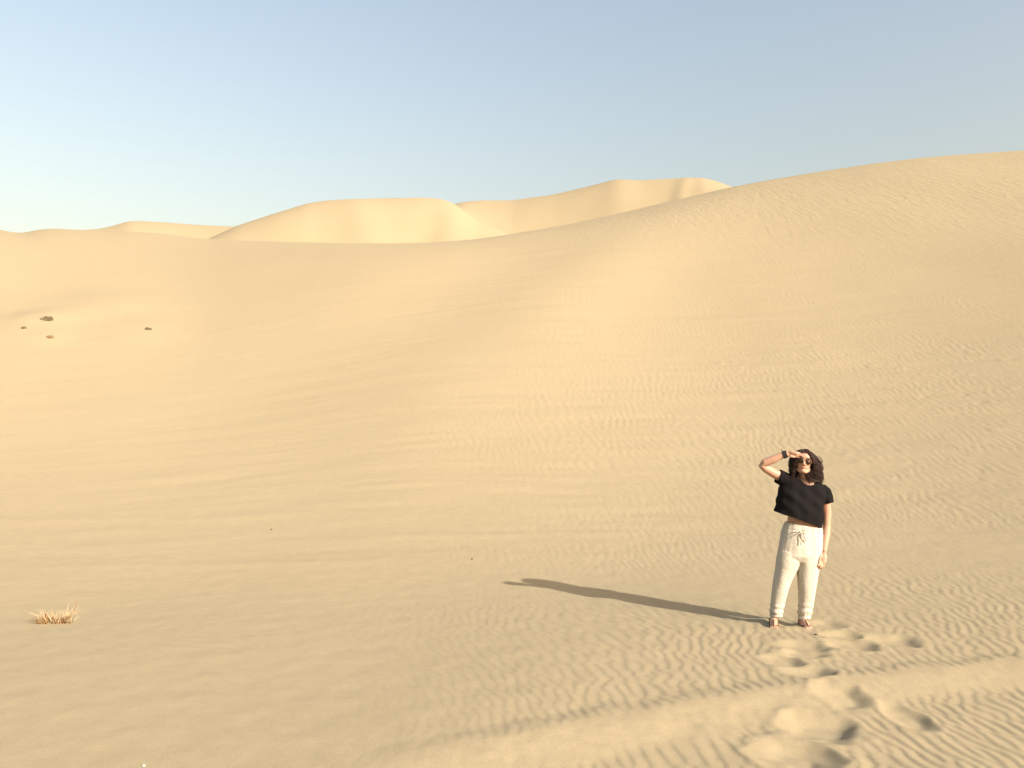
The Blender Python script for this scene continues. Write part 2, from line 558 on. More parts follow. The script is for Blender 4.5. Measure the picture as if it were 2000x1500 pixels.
class MB:
    """collects closed lofts; builds one mesh"""
    def __init__(s):
        s.v, s.f = [], []
    def loft(s, rings, cap=True, closed=False):
        n = len(rings[0])
        b = len(s.v)
        for r in rings:
            s.v += [tuple(map(float, p)) for p in r]
        m = len(rings)
        for i in range(m if closed else m - 1):
            i2 = (i + 1) % m
            for j in range(n):
                k = (j + 1) % n
                s.f.append((b+i*n+j, b+i*n+k, b+i2*n+k, b+i2*n+j))
        if cap and not closed:
            s.f.append(tuple(b + j for j in range(n))[::-1])
            s.f.append(tuple(b + (m-1)*n + j for j in range(n)))
        return s
    def tube(s, pts, rad, n=10, up=(0, 1, 0), flat=None, rounded=True):
        """pts: list of points, rad: radius per point; flat: scale of the radius along 'up'"""
        pts = [np.array(p, float) for p in pts]
        rad = list(rad) if hasattr(rad, '__len__') else [rad] * len(pts)
        fl = flat if hasattr(flat, '__len__') else [flat or 1.0] * len(pts)
        if rounded:
            d0 = pts[0] - pts[1]; d0 /= np.linalg.norm(d0)
            d1 = pts[-1] - pts[-2]; d1 /= np.linalg.norm(d1)
            pts = [pts[0] + d0*rad[0]*.8, pts[0] + d0*rad[0]*.45] + pts + [pts[-1] + d1*rad[-1]*.45, pts[-1] + d1*rad[-1]*.8]
            rad = [rad[0]*.4, rad[0]*.85] + rad + [rad[-1]*.85, rad[-1]*.4]
            fl = [fl[0]]*2 + list(fl) + [fl[-1]]*2
        out = []
        up = np.array(up, float)
        for i, p in enumerate(pts):
            t = pts[min(i+1, len(pts)-1)] - pts[max(i-1, 0)]
            t /= np.linalg.norm(t) + 1e-9
            a = np.cross(t, up)
            if np.linalg.norm(a) < 1e-3:
                a = np.cross(t, (1, 0, 0.01))
            a /= np.linalg.norm(a)
            b = np.cross(a, t)
            out.append([p + rad[i] * (math.cos(w) * a + fl[i] * math.sin(w) * b) for w in np.linspace(0, 2*math.pi, n, endpoint=False)])
        return s.loft(out)
    def ball(s, c, r, M=None, n=16, m=10):
        c = np.array(c, float)
        r = np.array(r if hasattr(r, '__len__') else (r, r, r), float)
        M = np.eye(3) if M is None else M
        rg = []
        for i in range(m + 1):
            t = math.pi * (i + .02) / (m + .04)
            rg.append([c + M @ (r * np.array([math.sin(t)*math.cos(w), math.sin(t)*math.sin(w), math.cos(t)])) for w in np.linspace(0, 2*math.pi, n, endpoint=False)])
        return s.loft(rg[::-1])
    def slab(s, outline, thick):
        """outline: Nx3 points; thick: vector"""
        t = np.array(thick, float)
        return s.loft([[np.array(p) - t/2 for p in outline], [np.array(p) + t/2 for p in outline]])
    def mesh(s, name):
        me = bpy.data.meshes.new(name)
        me.from_pydata(s.v, [], s.f)
        bm = bmesh.new()
        bm.from_mesh(me)
        bmesh.ops.recalc_face_normals(bm, faces=bm.faces)
        bm.to_mesh(me)
        bm.free()
        return me

def fused(mb, name, voxel, smooth=6, factor=.5):
    """one continuous skin over all overlapping lofts"""
    me = mb.mesh(name + '_lofts')
    o = bpy.data.objects.new(name, me)
    col.objects.link(o)
    r = o.modifiers.new('r', 'REMESH')
    r.mode = 'VOXEL'
    r.voxel_size = voxel
    r.adaptivity = 0
    sm = o.modifiers.new('s', 'SMOOTH')
    sm.iterations = smooth
    sm.factor = factor
    dg = bpy.context.evaluated_depsgraph_get()
    dg.update()
    out = bpy.data.meshes.new_from_object(o.evaluated_get(dg))
    bpy.data.objects.remove(o)
    bpy.data.meshes.remove(me)
    out.name = name
    out.materials.clear()
    return out

def coords(me):
    a = np.empty(len(me.vertices) * 3, np.float32)
    me.vertices.foreach_get('co', a)
    return a.reshape(-1, 3).astype(float)

def normals(me):
    a = np.empty(len(me.vertices) * 3, np.float32)
    me.vertex_normals.foreach_get('vector', a)
    return a.reshape(-1, 3).astype(float)

def set_coords(me, c):
    me.vertices.foreach_set('co', c.astype(np.float32).reshape(-1))
    me.update()

def centres(me):
    a = np.empty(len(me.polygons) * 3, np.float32)
    me.polygons.foreach_get('center', a)
    return a.reshape(-1, 3).astype(float)

_dirs = rng.standard_normal((24, 3))
_dirs /= np.linalg.norm(_dirs, axis=1)[:, None]
_ph = rng.uniform(0, 6.28, 24)
def wob(p, scale, k0=0, n=6):
    v = np.zeros(len(p))
    for i in range(k0, k0 + n):
        j = i % 24
        v += np.sin(p @ _dirs[j] * scale * (0.7 + .13 * (i - k0)) + _ph[j])
    return v / math.sqrt(n)

def ring2(L, Rr, depth, dy=0.0, n=28, sq=2.3):
    """ring through two photo points (left and right outline), depth = half depth in metres"""
    a, b = P(*L, dy), P(*Rr, dy)
    c, h = (a + b) / 2, (b - a) / 2
    out = []
    for w in np.linspace(0, 2*math.pi, n, endpoint=False):
        cs, sn = math.cos(w), math.sin(w)
        k = (abs(cs) ** sq + abs(sn) ** sq) ** (-1 / sq)
        out.append(c + h * cs * k + np.array([0, depth, 0]) * sn * k)
    return out

SKIN = mat('skin', (0.36, 0.21, 0.145), .5, .3, bump=(90, .0008), var=(9, (0.42, 0.25, 0.175)))
LIP = mat('lip', (0.30, 0.125, 0.09), .5, .35)
BROW = mat('brow', (0.035, 0.02, 0.015), .7, .2)
HAIR = mat('dark_curly_hair', (0.010, 0.0055, 0.0045), .5, .3, var=(40, (0.038, 0.015, 0.009)))
SHIRT = mat('black_jersey', (0.0062, 0.0055, 0.006), .9, .10, bump=(60, .003))
LINEN = mat('cream_linen', (0.37, 0.345, 0.285), .85, .12, bump=(45, .004), var=(60, (0.43, 0.40, 0.34)))
LEATHER = mat('brown_leather', (0.09, 0.035, 0.02), .5, .4, bump=(60, .001))
CORD = mat('black_cord', (0.012, 0.010, 0.012), .7, .3)
LENS = mat('brown_lens', (0.035, 0.014, 0.008), .06, .6)
METAL = mat('dark_gold_wire', (0.22, 0.13, 0.06), .3, .5)
METAL.node_tree.nodes['Principled BSDF'].inputs['Metallic'].default_value = 1.0

person = thing('person', 'woman in black crop top and cream trousers, barefoot in sandals, shading her eyes with one hand', 'person', ROOT)
person['label'] = 'woman in black crop top, cream trousers and sandals shading her eyes with one hand'

# head frame: X image right, Y towards the viewer, Z up; turned a little to the image left
yaw, roll, nod = math.radians(-17), math.radians(9), math.radians(6)
Rz = np.array(Matrix.Rotation(yaw, 3, 'Z'))
Ry = np.array(Matrix.Rotation(roll, 3, 'Y'))
Rx = np.array(Matrix.Rotation(nod, 3, 'X'))
BASE = np.array([[1, 0, 0], [0, -1, 0], [0, 0, 1.0]])        # y forward -> towards camera (-y)
HC = P(1570, 902, -.035)
HM = Ry @ Rz @ BASE @ Rx
HS = .98
def Hd(x, y, z):
    return HC + HM @ (np.array([x, y, z]) * HS)
def to_head(c):
    return (c - HC) @ HM / HS

b = MB()
# head
b.ball(Hd(0, -.012, .022), (.072*HS, .088*HS, .088*HS), HM)
b.ball(Hd(0, .030, -.035), (.058*HS, .056*HS, .078*HS), HM)
b.ball(Hd(0, .052, -.088), (.030*HS, .030*HS, .024*HS), HM)
b.ball(Hd(-.030, .050, -.028), (.026, .028, .028), HM)
b.ball(Hd(.030, .050, -.028), (.026, .028, .028), HM)
b.ball(Hd(0, .060, .030), (.052, .028, .034), HM)
b.tube([Hd(0, .084, .004), Hd(0, .096, -.016), Hd(0, .102, -.032)], [.008, .010, .0125], 8)
b.ball(Hd(-.011, .090, -.035), .009, HM)
b.ball(Hd(.011, .090, -.035), .009, HM)
b.ball(Hd(0, .076, -.060), (.021, .010, .005), HM)
b.ball(Hd(0, .074, -.070), (.017, .010, .006), HM)
for sx in (-1, 1):
    b.tube([Hd(sx*.058, .0, -.035), Hd(sx*.048, .022, -.075), Hd(sx*.018, .055, -.095)], [.024, .022, .018], 10)
    b.ball(Hd(sx*.074, -.012, -.012), (.008, .018, .030), HM)
# neck and trunk
b.tube([Hd(0, -.015, -.07), P(1573, 936, -.01), P(1575, 950, .01)], [.047, .046, .055], 14)
b.loft([ring2((1552, 943), (1600, 949), .045, .01), ring2((1536, 950), (1612, 962), .075), ring2((1536, 962), (1608, 976), .088),
        ring2((1537, 985), (1604, 995), .095), ring2((1540, 1005), (1602, 1012), .088), ring2((1538, 1022), (1602, 1028), .088),
        ring2((1532, 1045), (1602, 1050), .098), ring2((1528, 1070), (1598, 1072), .10), ring2((1536, 1084), (1592, 1085), .07)])
b.loft([ring2((1560, 934), (1592, 938), .048, .005), ring2((1548, 941), (1604, 948), .070, .0), ring2((1540, 952), (1610, 962), .088, .0)])
b.ball(P(1578, 954, -.045), (.075, .045, .045))
b.ball(P(1557, 972, -.058), (.048, .040, .045))
b.ball(P(1587, 980, -.058), (.048, .040, .045))
# legs
b.tube([P(1540, 1080), P(1532, 1140, -.01), P(1518, 1180, .01), P(1512, 1205, .0), P(1512, 1214, .0)], [.080, .055, .045, .031, .032], 14)
b.tube([P(1582, 1082), P(1578, 1140, -.01), P(1572, 1180, .01), P(1567, 1206, .0), P(1567, 1215, .0)], [.080, .055, .045, .031, .032], 14)
# feet: heel, arch, ball, toes
def foot(ax, turn):
    A = np.array([math.sin(turn), -math.cos(turn), 0.0])     # heel to toe
    B = np.array([math.cos(turn), math.sin(turn), 0.0])
    o = P(ax, 1214)
    o[2] = 0
    b.tube([o - A*.035 + (0, 0, .030), o + A*.03 + (0, 0, .036), o + A*.09 + (0, 0, .028), o + A*.135 + (0, 0, .021)], [.030, .034, .036, .036], 14, up=(0, 0, 1), flat=[.95, .9, .65, .48])
    b.tube([o + (0, 0, .08), o + A*.03 + (0, 0, .05), o + A*.09 + (0, 0, .033)], [.030, .032, .028], 12)
    for k, (w, l, rd) in enumerate(((-.026, .060, .0125), (-.010, .060, .0095), (.004, .054, .009), (.017, .047, .0085), (.028, .038, .008))):
        sgn = 1 if ax > 1540 else -1
        t0 = o + A*.13 + B*w*sgn*1.0 + np.array([0, 0, .020])
        b.tube([t0, t0 + A*l*.55 + (0, 0, .002), t0 + A*l + (0, 0, -.006)], [rd, rd, rd*.95], 8)
    return o, A, B
FEET = [foot(1511, math.radians(-17)), foot(1568, math.radians(0))]
# hanging arm
b.tube([P(1606, 958, .0), P(1613, 975, .0), P(1615, 1000, .01), P(1614.5, 1027, .015), P(1613.5, 1045, .0), P(1611, 1064, -.03), P(1609.5, 1076, -.045)],
       [.046, .043, .038, .034, .034, .027, .023], 14)
h0 = P(1608.5, 1080, -.05)
b.tube([h0, P(1607.5, 1088, -.058), P(1606, 1096, -.065)], [.024, .036, .036], 12, up=(.45, 1, 0), flat=.45)
for k, (dx, dy, l, rd) in enumerate(((-6.0, -.078, 12, .0085), (-2.4, -.072, 15, .009), (1.2, -.062, 15, .0088), (4.6, -.052, 12.5, .0078))):
    bx, by_ = 1606.5 + dx, 1096
    b.tube([P(bx, by_, dy + .005), P(bx - .6, by_ + l*.45, dy - .014), P(bx - 2.2, by_ + l*.80, dy - .018), P(bx - 4.2, by_ + l*.98, dy - .008)], [rd, rd, rd*.92, rd*.8], 8)
b.tube([P(1604, 1084, -.075), P(1601.5, 1090, -.088), P(1599.8, 1096.5, -.092), P(1598.8, 1102.5, -.090)], [.012, .0105, .0095, .0085], 8)
# raised arm
b.tube([P(1545, 943, .0), P(1532, 935, .0), P(1510, 923.5, -.02), P(1494, 914, -.045), P(1488.5, 909.5, -.055), P(1493, 904, -.065), P(1510, 897.5, -.09), P(1526, 890, -.115), P(1538, 886, -.13)],
       [.050, .047, .041, .037, .034, .037, .037, .030, .024], 14)
pal = [P(1539, 886, -.132), P(1545, 886, -.142), P(1553, 888, -.150)]
WV = np.array([.12, -.66, .74]); WV /= np.linalg.norm(WV)       # across the palm
PV = np.cross(np.array([1, 0, 0]), WV); PV /= np.linalg.norm(PV)
b.tube(pal, [.025, .035, .036], 14, up=PV, flat=.42)
root_f = P(1552.5, 888, -.150)
for k, (w, l, rd) in enumerate(((.028, .066, .0085), (.010, .074, .009), (-.008, .070, .0085), (-.025, .056, .0075))):
    q = root_f + WV * w
    d = np.array([1.0, .30 - .03*k, -.14 + .05*(k-1.5)])
    d /= np.linalg.norm(d)
    b.tube([q, q + d*l*.45 - PV*.003*0, q + d*l*.78 + np.array([0, .006, -.004]), q + d*l + np.array([0, .014, -.008])], [rd, rd, rd*.93, rd*.8], 8)
q = P(1544, 891, -.148)
b.tube([q, q + np.array([.020, -.004, -.006]), q + np.array([.042, .000, -.005]), q + np.array([.058, .004, -.003])], [.012, .0105, .0095, .008], 8)
body = fused(b, 'body', .0042, 5, .5)
c = coords(body)
# navel
nv = P(1567, 1027, -.0)
d = np.hypot(c[:, 0] - nv[0], c[:, 2] - nv[2])
c[:, 1] += np.where(c[:, 1] < 0, .010 * np.exp(-(d / .007) ** 2), 0)
set_coords(body, c)
fc = to_head(centres(body))
mi = np.zeros(len(fc), np.int32)
lip = (fc[:, 1] > .066) & (np.abs(fc[:, 0]) < .0225) & (((fc[:, 2] + .0655) / .0115) ** 2 + (fc[:, 0] / .0235) ** 2 < 1)
mi[lip] = 1
arch = .036 + .004 * np.cos((np.abs(fc[:, 0]) - .030) / .02)
brow = (fc[:, 1] > .05) & (np.abs(fc[:, 0]) > .010) & (np.abs(fc[:, 0]) < .050) & (np.abs(fc[:, 2] - arch + .012) < .0042)
mi[brow] = 2
body_o = link('body', body, [SKIN, LIP, BROW], person)
body.polygons.foreach_set('material_index', mi)

# --- T-shirt
t = MB()
t.loft([ring2((1553, 936), (1598, 942), .055, .01), ring2((1539, 932), (1606, 946), .075, .005), ring2((1528, 936), (1614, 955), .092), ring2((1524, 948), (1613, 970), .105, -.003),
        ring2((1519.5, 962), (1608, 990), .122, -.008), ring2((1515.8, 980), (1605.5, 1009), .128, -.008), ring2((1512, 999), (1601.5, 1031), .125, -.006), ring2((1509, 1009), (1600.5, 1042), .122, -.006)])
t.tube([P(1548, 945), P(1536, 938.5), P(1524, 933), P(1517, 930)], [.072, .066, .062, .061], 18, rounded=False)
t.tube([P(1603, 956), P(1610, 962), P(1614.5, 972), P(1617, 983.5)], [.055, .056, .055, .054], 18, rounded=False)
sh = fused(t, 't_shirt', .0048, 7, .5)
c = coords(sh)
nrm = normals(sh)
hemL, hemR = P(1512, 998), P(1601.5, 1030.5)
hv = hemR - hemL
low = np.clip((c[:, 2] - PZ(1030)) / .40, 0, 1)
fold = .003 * wob(c * (1, .6, .5), 26, 0, 5) + .0022 * wob(c, 60, 7, 5)
# folds that run from the raised shoulder down to the other hip
dv = (c[:, 0] * .75 + c[:, 2] * .66)
fold += .0042 * np.sin(dv * 62 + 2 * wob(c, 12, 3, 3)) * np.exp(-((c[:, 2] - 1.12) / .14) ** 2)
c += nrm * fold[:, None]
set_coords(sh, c)
bm = bmesh.new()
bm.from_mesh(sh)
nrm_h = Vector((hv[2], 0, -hv[0])).normalized()            # points down, across the hem line
if nrm_h.z > 0: nrm_h = -nrm_h
bmesh.ops.bisect_plane(bm, geom=bm.verts[:] + bm.edges[:] + bm.faces[:], plane_co=Vector(hemL), plane_no=nrm_h, clear_outer=True)
# open the neck and the sleeve ends
nk, nk2 = P(1574.5, 936, -.03), P(1576.5, 944, -.02)
s1a, s1n = P(1518.8, 931), (P(1516, 929.5) - P(1524, 933))
s2a, s2n = P(1616.6, 982), (P(1617, 983.5) - P(1614.5, 972))
s1n /= np.linalg.norm(s1n); s2n /= np.linalg.norm(s2n)
kill = []
for f in bm.faces:
    m = np.array(f.calc_center_median())
    e = ((m[0] - PX(1577)) / .074) ** 2 + ((m[2] - PZ(934)) / .058) ** 2
    if e < 1 and (m[1] < .03 or m[2] > PZ(940)):
        kill.append(f)
    elif (m - s1a) @ s1n > 0 and m[2] > PZ(949):
        kill.append(f)
    elif (m - s2a) @ s2n > 0 and m[0] > PX(1604) and m[2] > PZ(1000):
        kill.append(f)
bmesh.ops.delete(bm, geom=kill, context='FACES')
for _ in range(2):
    bv = [v for v in bm.verts if any(e.is_boundary for e in v.link_edges)]
    bmesh.ops.smooth_vert(bm, verts=bv, factor=.5, use_axis_x=True, use_axis_y=True, use_axis_z=True)
bm.to_mesh(sh)
bm.free()
shirt_o = link('t_shirt', sh, SHIRT, person)
md = shirt_o.modifiers.new('cloth', 'SOLIDIFY')
md.thickness = .004
md.offset = 1

# --- trousers
w = MB()
w.loft([ring2((1534.5, 1018.5), (1603.5, 1030.5), .098, -.002), ring2((1530, 1030), (1605, 1038), .106), ring2((1526, 1045), (1606, 1048), .114), ring2((1521.5, 1065), (1606, 1066), .120), ring2((1518, 1085), (1604, 1085), .116),
        ring2((1522, 1096), (1597, 1098), .085)])
w.loft([ring2((1530, 1060), (1556, 1062), .06), ring2((1520, 1075), (1563, 1080), .103), ring2((1516.5, 1095), (1562, 1098), .105), ring2((1515, 1110), (1557, 1112), .098), ring2((1511.5, 1130), (1546, 1133), .085, -.005),
        ring2((1508.5, 1150), (1539.5, 1153), .075, -.005), ring2((1506.5, 1170), (1533.5, 1173), .067), ring2((1504.5, 1188), (1529.5, 1190), .062), ring2((1503.5, 1195), (1528.8, 1196), .060), ring2((1505.5, 1201), (1526, 1202.5), .049), ring2((1507, 1203), (1524.5, 1205), .043)])
w.loft([ring2((1566, 1062), (1596, 1060), .06), ring2((1556, 1080), (1604.5, 1075), .103), ring2((1555, 1098), (1602, 1095), .105), ring2((1556, 1112), (1599, 1110), .098), ring2((1557.5, 1133), (1595, 1131), .085, -.005),
        ring2((1559, 1153), (1591.5, 1152), .075, -.005), ring2((1559.5, 1173), (1588, 1174), .067), ring2((1558.5, 1190), (1585.3, 1192), .062), ring2((1557.5, 1197), (1584.5, 1199), .060), ring2((1560, 1204), (1582.5, 1206), .049), ring2((1561.5, 1207), (1580.5, 1209), .042)])
tr = fused(w, 'trousers', .0048, 12, .5)
c = coords(tr)
nrm = normals(tr)
top = sstep(PZ(1062), PZ(1034), c[:, 2])
ang = np.arctan2(c[:, 1], c[:, 0] - PX(1567))
gath = .0026 * np.sin(ang * 23 + 2.6 * wob(c, 15, 2, 4)) * top * (.5 + .5 * np.clip(wob(c * (1, 1, 0), 30, 8, 4), -.6, 1))
leg_low = sstep(PZ(1175), PZ(1198), c[:, 2]) if False else sstep(PZ(1160), PZ(1196), c[:, 2])
fold = gath + .0038 * wob(c * (1, 1, .30), 30, 0, 5) + .0014 * wob(c * (1, 1, .6), 70, 6, 6)
thigh = np.exp(-((c[:, 2] - PZ(1082)) / .035) ** 2)
fold += .0014 * thigh * np.sin(c[:, 2] * 260 + 60 * c[:, 0] + 2.5 * wob(c, 14, 4, 4)) * np.clip(wob(c, 16, 12, 4), 0, 1.5)
ank = np.exp(-((c[:, 2] - PZ(1188)) / .05) ** 2)
fold += .0032 * ank * np.sin(c[:, 2] * 110 + 2.2 * wob(c, 22, 9, 4))
zc_l = PZ(1200)
cuff = np.exp(-((c[:, 2] - zc_l) / .010) ** 2)
legx = np.where(c[:, 0] < PX(1545), PX(1516), PX(1571))
fold += -.003 * cuff + .0015 * np.sin(np.arctan2(c[:, 1], c[:, 0] - legx) * 14) * np.exp(-((c[:, 2] - zc_l) / .02) ** 2)
# waistband channel
wb_line = PZ(1036.5) + (c[:, 0] - PX(1568)) * -.13
fold += -.0035 * np.exp(-((c[:, 2] - wb_line) / .005) ** 2)
c += nrm * fold[:, None]
set_coords(tr, c)
trousers_o = link('trousers', tr, LINEN, person)
# the fold at each ankle, the pocket edge and the draw cord
for cx, cy, rx_, dpt in ((1516, 1201.2, 10.9, .051), (1571, 1205.2, 11.1, .050)):
    m = MB()
    rg = []
    for a in np.linspace(0, 2*math.pi, 40, endpoint=False):
        cc = P(cx, cy) + np.array([math.cos(a) * rx_ * MPP, math.sin(a) * dpt, .004 * math.sin(3*a) + .003 * math.cos(a)])
        od = np.array([math.cos(a), math.sin(a), 0])
        rg.append([cc + (.0050 * math.cos(q) * od + .014 * math.sin(q) * np.array([0, 0, 1])) * (1 + .12 * math.sin(9*a)) for q in np.linspace(0, 2*math.pi, 8, endpoint=False)])
    m.loft(rg, closed=True)
    link('cuff', m.mesh('cuff'), LINEN, trousers_o)
fr = -.121
m = MB()
kn = P(1567, 1037.5, fr)
m.ball(kn, (.011, .008, .009))
for sx, sp in ((-1, 11), (1, 8)):
    m.tube([kn, P(1567 + sx*sp*.5, 1034.5, fr - .014), P(1567 + sx*sp, 1040, fr - .016), P(1567 + sx*sp*.9, 1044, fr - .014), P(1567 + sx*sp*.35, 1041, fr - .012), kn], .0042, 6)
m.tube([kn, P(1565.5, 1046, fr - .012), P(1566, 1054, fr - .014), P(1563.5, 1064, fr - .012)], [.0046, .005, .0048, .0042], 6)
m.tube([kn, P(1570, 1045, fr - .012), P(1573, 1052, fr - .012), P(1575, 1057, fr - .010)], [.0046, .005, .0048, .0042], 6)
link('drawstring', m.mesh('drawstring'), LINEN, trousers_o)

# --- sandals
for o, A, B in FEET:
    up = np.array([0, 0, 1.0])
    sd = bpy.data.objects.new('sandal', None)
    col.objects.link(sd)
    sd.parent = person
    out = []
    for a in np.linspace(0, 2*math.pi, 28, endpoint=False):
        l, wv = math.cos(a), math.sin(a)
        out.append(o + A * (.062 + .130 * l) + B * (.034 + .009 * l) * wv + up * .003)
    m = MB()
    m.slab(out, up * .010)
    link('sole', m.mesh('sole'), LEATHER, sd)
    def strap(pts, r=.0045):
        m = MB()
        m.tube(pts, [r] * len(pts), 6)
        link('strap', m.mesh('strap'), LEATHER, sd)
    ankle = []
    for a in np.linspace(0, 2*math.pi, 20):
        ankle.append(o + A * (.002 + .040 * math.cos(a)) + B * .037 * math.sin(a) + up * (.062 + .004 * math.cos(a)))
    strap(ankle)
    strap([o + A*.150 + up*.030, o + A*.118 + up*.051, o + A*.080 + up*.066, o + A*.045 + up*.072], .005)
    strap([o + A*.150 + up*.030, o + A*.115 + B*.030 + up*.038, o + A*.080 + B*.038 + up*.022, o + A*.06 + B*.038 + up*.006], .005)
    strap([o + A*.150 + up*.030, o + A*.115 - B*.030 + up*.038, o + A*.080 - B*.038 + up*.022, o + A*.06 - B*.038 + up*.006], .005)
    strap([o + B*.036 + up*.006, o - A*.006 + B*.038 + up*.035, o - A*.004 + B*.037 + up*.062])
    strap([o - B*.036 + up*.006, o - A*.006 - B*.038 + up*.035, o - A*.004 - B*.037 + up*.062])

# --- sunglasses
sg = bpy.data.objects.new('sunglasses', None)
col.objects.link(sg)
sg.parent = person
fm = MB()
for sx in (-1, 1):
    pts = []
    for a in np.linspace(0, 2*math.pi, 32, endpoint=False):
        x, z = math.cos(a), math.sin(a)
        wx = .0295 * x * (1 + .10 * z) - .004 * (1 - z) * .5 * 0 + .003 * min(z, 0) * -1
        wz = .024 * z - .004 * x * (z < 0)
        ax_, az_ = .0345 + wx, -.004 + wz
        pts.append((sx * ax_, .092 - .55 * ax_ ** 2 * 8 * .9 + .0, az_))
    m = MB()
    n = np.array(HM @ np.array([sx * .25, 1, 0]))
    m.slab([Hd(*p) for p in pts], n * .003)
    link('lens', m.mesh('lens'), LENS, sg)
    fm.tube([Hd(*p) for p in pts] + [Hd(*pts[0])], [.0016] * (len(pts) + 1), 6)
    m = MB()
    m.tube([Hd(sx*.064, .075, .006), Hd(sx*.072, .055, .006), Hd(sx*.076, .0, .002), Hd(sx*.076, -.02, -.008)], .0016, 6)
    link('temple', m.mesh('temple'), METAL, sg)
fm.tube([Hd(-.012, .094, .000), Hd(0, .098, .003), Hd(.012, .094, .000)], .0017, 6)
fm.tube([Hd(-.018, .093, .014), Hd(0, .096, .014), Hd(.018, .093, .014)], .0017, 6)
link('frame', fm.mesh('frame'), METAL, sg)

# --- bracelets on the raised wrist
wa, wbq = P(1530.5, 888.6, -.120), P(1538, 886, -.13)
ax = wbq - wa
ax /= np.linalg.norm(ax)
u1 = np.cross(ax, (0, 1, 0)); u1 /= np.linalg.norm(u1)
u2 = np.cross(ax, u1)
for s_, rr_, th in ((.001, .0305, .0060), (.012, .0295, .0048), (.024, .0285, .0062)):
    m = MB()
    rg = []
    for a in np.linspace(0, 2*math.pi, 28, endpoint=False):
        od = math.cos(a) * u1 + math.sin(a) * u2
        cc = wa + ax * (s_ + .002 * math.sin(2*a + s_*300)) + od * rr_
        rg.append([cc + th * (math.cos(q) * od + math.sin(q) * ax) * (1 + .15 * math.sin(12*a)) for q in np.linspace(0, 2*math.pi, 7, endpoint=False)])
    m.loft(rg, closed=True)
    if s_ == .001:
        k0 = wa + u1 * -.030 if u1[2] < 0 else wa + u1 * .030
        m.tube([k0, k0 + np.array([-.006, 0, .012]), k0 + np.array([-.010, 0, .026])], [.004, .0035, .002], 6)
    link('bracelet', m.mesh('bracelet'), CORD, person)

# --- hair: a soft mass over the skull with curled locks all over it
hm = MB()
rings_h = []
hm.ball(Hd(.000, -.022, .034), (.079*HS, .090*HS, .089*HS), HM, 24, 16)
hm.ball(Hd(0, -.050, -.030), (.078, .062, .080), HM)
hm.ball(P(1588, 914, .01), (.040, .058, .066))
hm.ball(P(1558, 914, .01), (.026, .052, .062))
hm.ball(P(1578, 922, .06), (.070, .040, .066))
base = fused(hm, 'hair_base', .006, 4, .5)
c = coords(base)
nrm = normals(base)
c += nrm * (.004 * wob(c, 90, 0, 6) + .003 * wob(c, 170, 6, 6))[:, None]
set_coords(base, c)
bm = bmesh.new()
bm.from_mesh(base)
def face_window(h):
    """inside the opening of the hair around the face, head space"""
    if h[1] < .012:
        return False
    topz = .072 - 9.0 * max(0, abs(h[0] - .006) - .012) ** 2 * 1.6
    return abs(h[0]) < .058 and h[2] < topz
kill = [f for f in bm.faces if face_window(to_head(np.array(f.calc_center_median())))]
bmesh.ops.delete(bm, geom=kill, context='FACES')
V0 = [tuple(v.co) for v in bm.verts]
bm.verts.index_update()
F0 = [tuple(v.index for v in f.verts) for f in bm.faces]
bm.free()
hb = MB()
hb.v, hb.f = V0, F0
R_ = random.Random(8)
def lock(root, mid, end, rad, turns, th, seed):
    r2 = random.Random(seed)
    n = 34
    pts, rd = [], []
    ph = r2.uniform(0, 6.28)
    sgn = r2.choice((-1, 1))
    for i in range(n):
        q = i / (n - 1)
        cpt = (1-q)**2 * root + 2*q*(1-q) * mid + q*q * end
        k = rad * min(1, q * 2.6) * (.8 + .3 * math.sin(q * 9 + ph))
        a = ph + sgn * turns * 6.28 * q ** .9
        pts.append(cpt + np.array([math.cos(a) * k, math.sin(a) * k, .25 * k * math.sin(a * 2)]))
        rd.append(th * (1 - .55 * q ** 3))
    hb.tube(pts, rd, 3, rounded=False)
n_l = 0
for i in range(820):
    th = R_.uniform(-math.pi, math.pi)              # around the head, 0 = image right, -pi/2 = viewer
    # root high on the skull
    el = R_.uniform(.25, 1.25)
    rx_, ry_, rz_ = .076, .088, .086
    hd = np.array([rx_ * math.cos(th) * math.cos(el), ry_ * math.sin(th) * math.cos(el), rz_ * math.sin(el)])
    root = HC + np.array([0.004, .022, .028]) + hd
    hroot = to_head(root)
    ln = R_.uniform(.55, 1.0)
    zt = PZ(905 + 39 * ln)
    cx = PX(1577)
    k = R_.uniform(.72, 1.0)
    end = np.array([cx + .148 * math.cos(th) * k * (1 if math.cos(th) > 0 else 1.0), HC[1] + .035 + .105 * math.sin(th) * k, zt])
    eh = to_head(end)
    if eh[1] > .0 and abs(eh[0]) < .066:            # keep the face free
        sx = 1 if eh[0] > .004 else -1
        end = HC + HM @ (np.array([sx * R_.uniform(.060, .088), R_.uniform(-.02, .05), eh[2]]))
    mid = root + np.array([.075 * math.cos(th), .06 * math.sin(th), -.015])
    mh = to_head(mid)
    if mh[1] > .02 and abs(mh[0]) < .06:
        sx = 1 if mh[0] > .004 else -1
        mid = HC + HM @ np.array([sx * .085, .030, .030])
    if hroot[1] > .055 and hroot[2] < .072:
        continue
    lock(root, mid, end, R_.uniform(.009, .0145), R_.uniform(4.0, 7.0), R_.uniform(.0022, .0036), i)
    n_l += 1
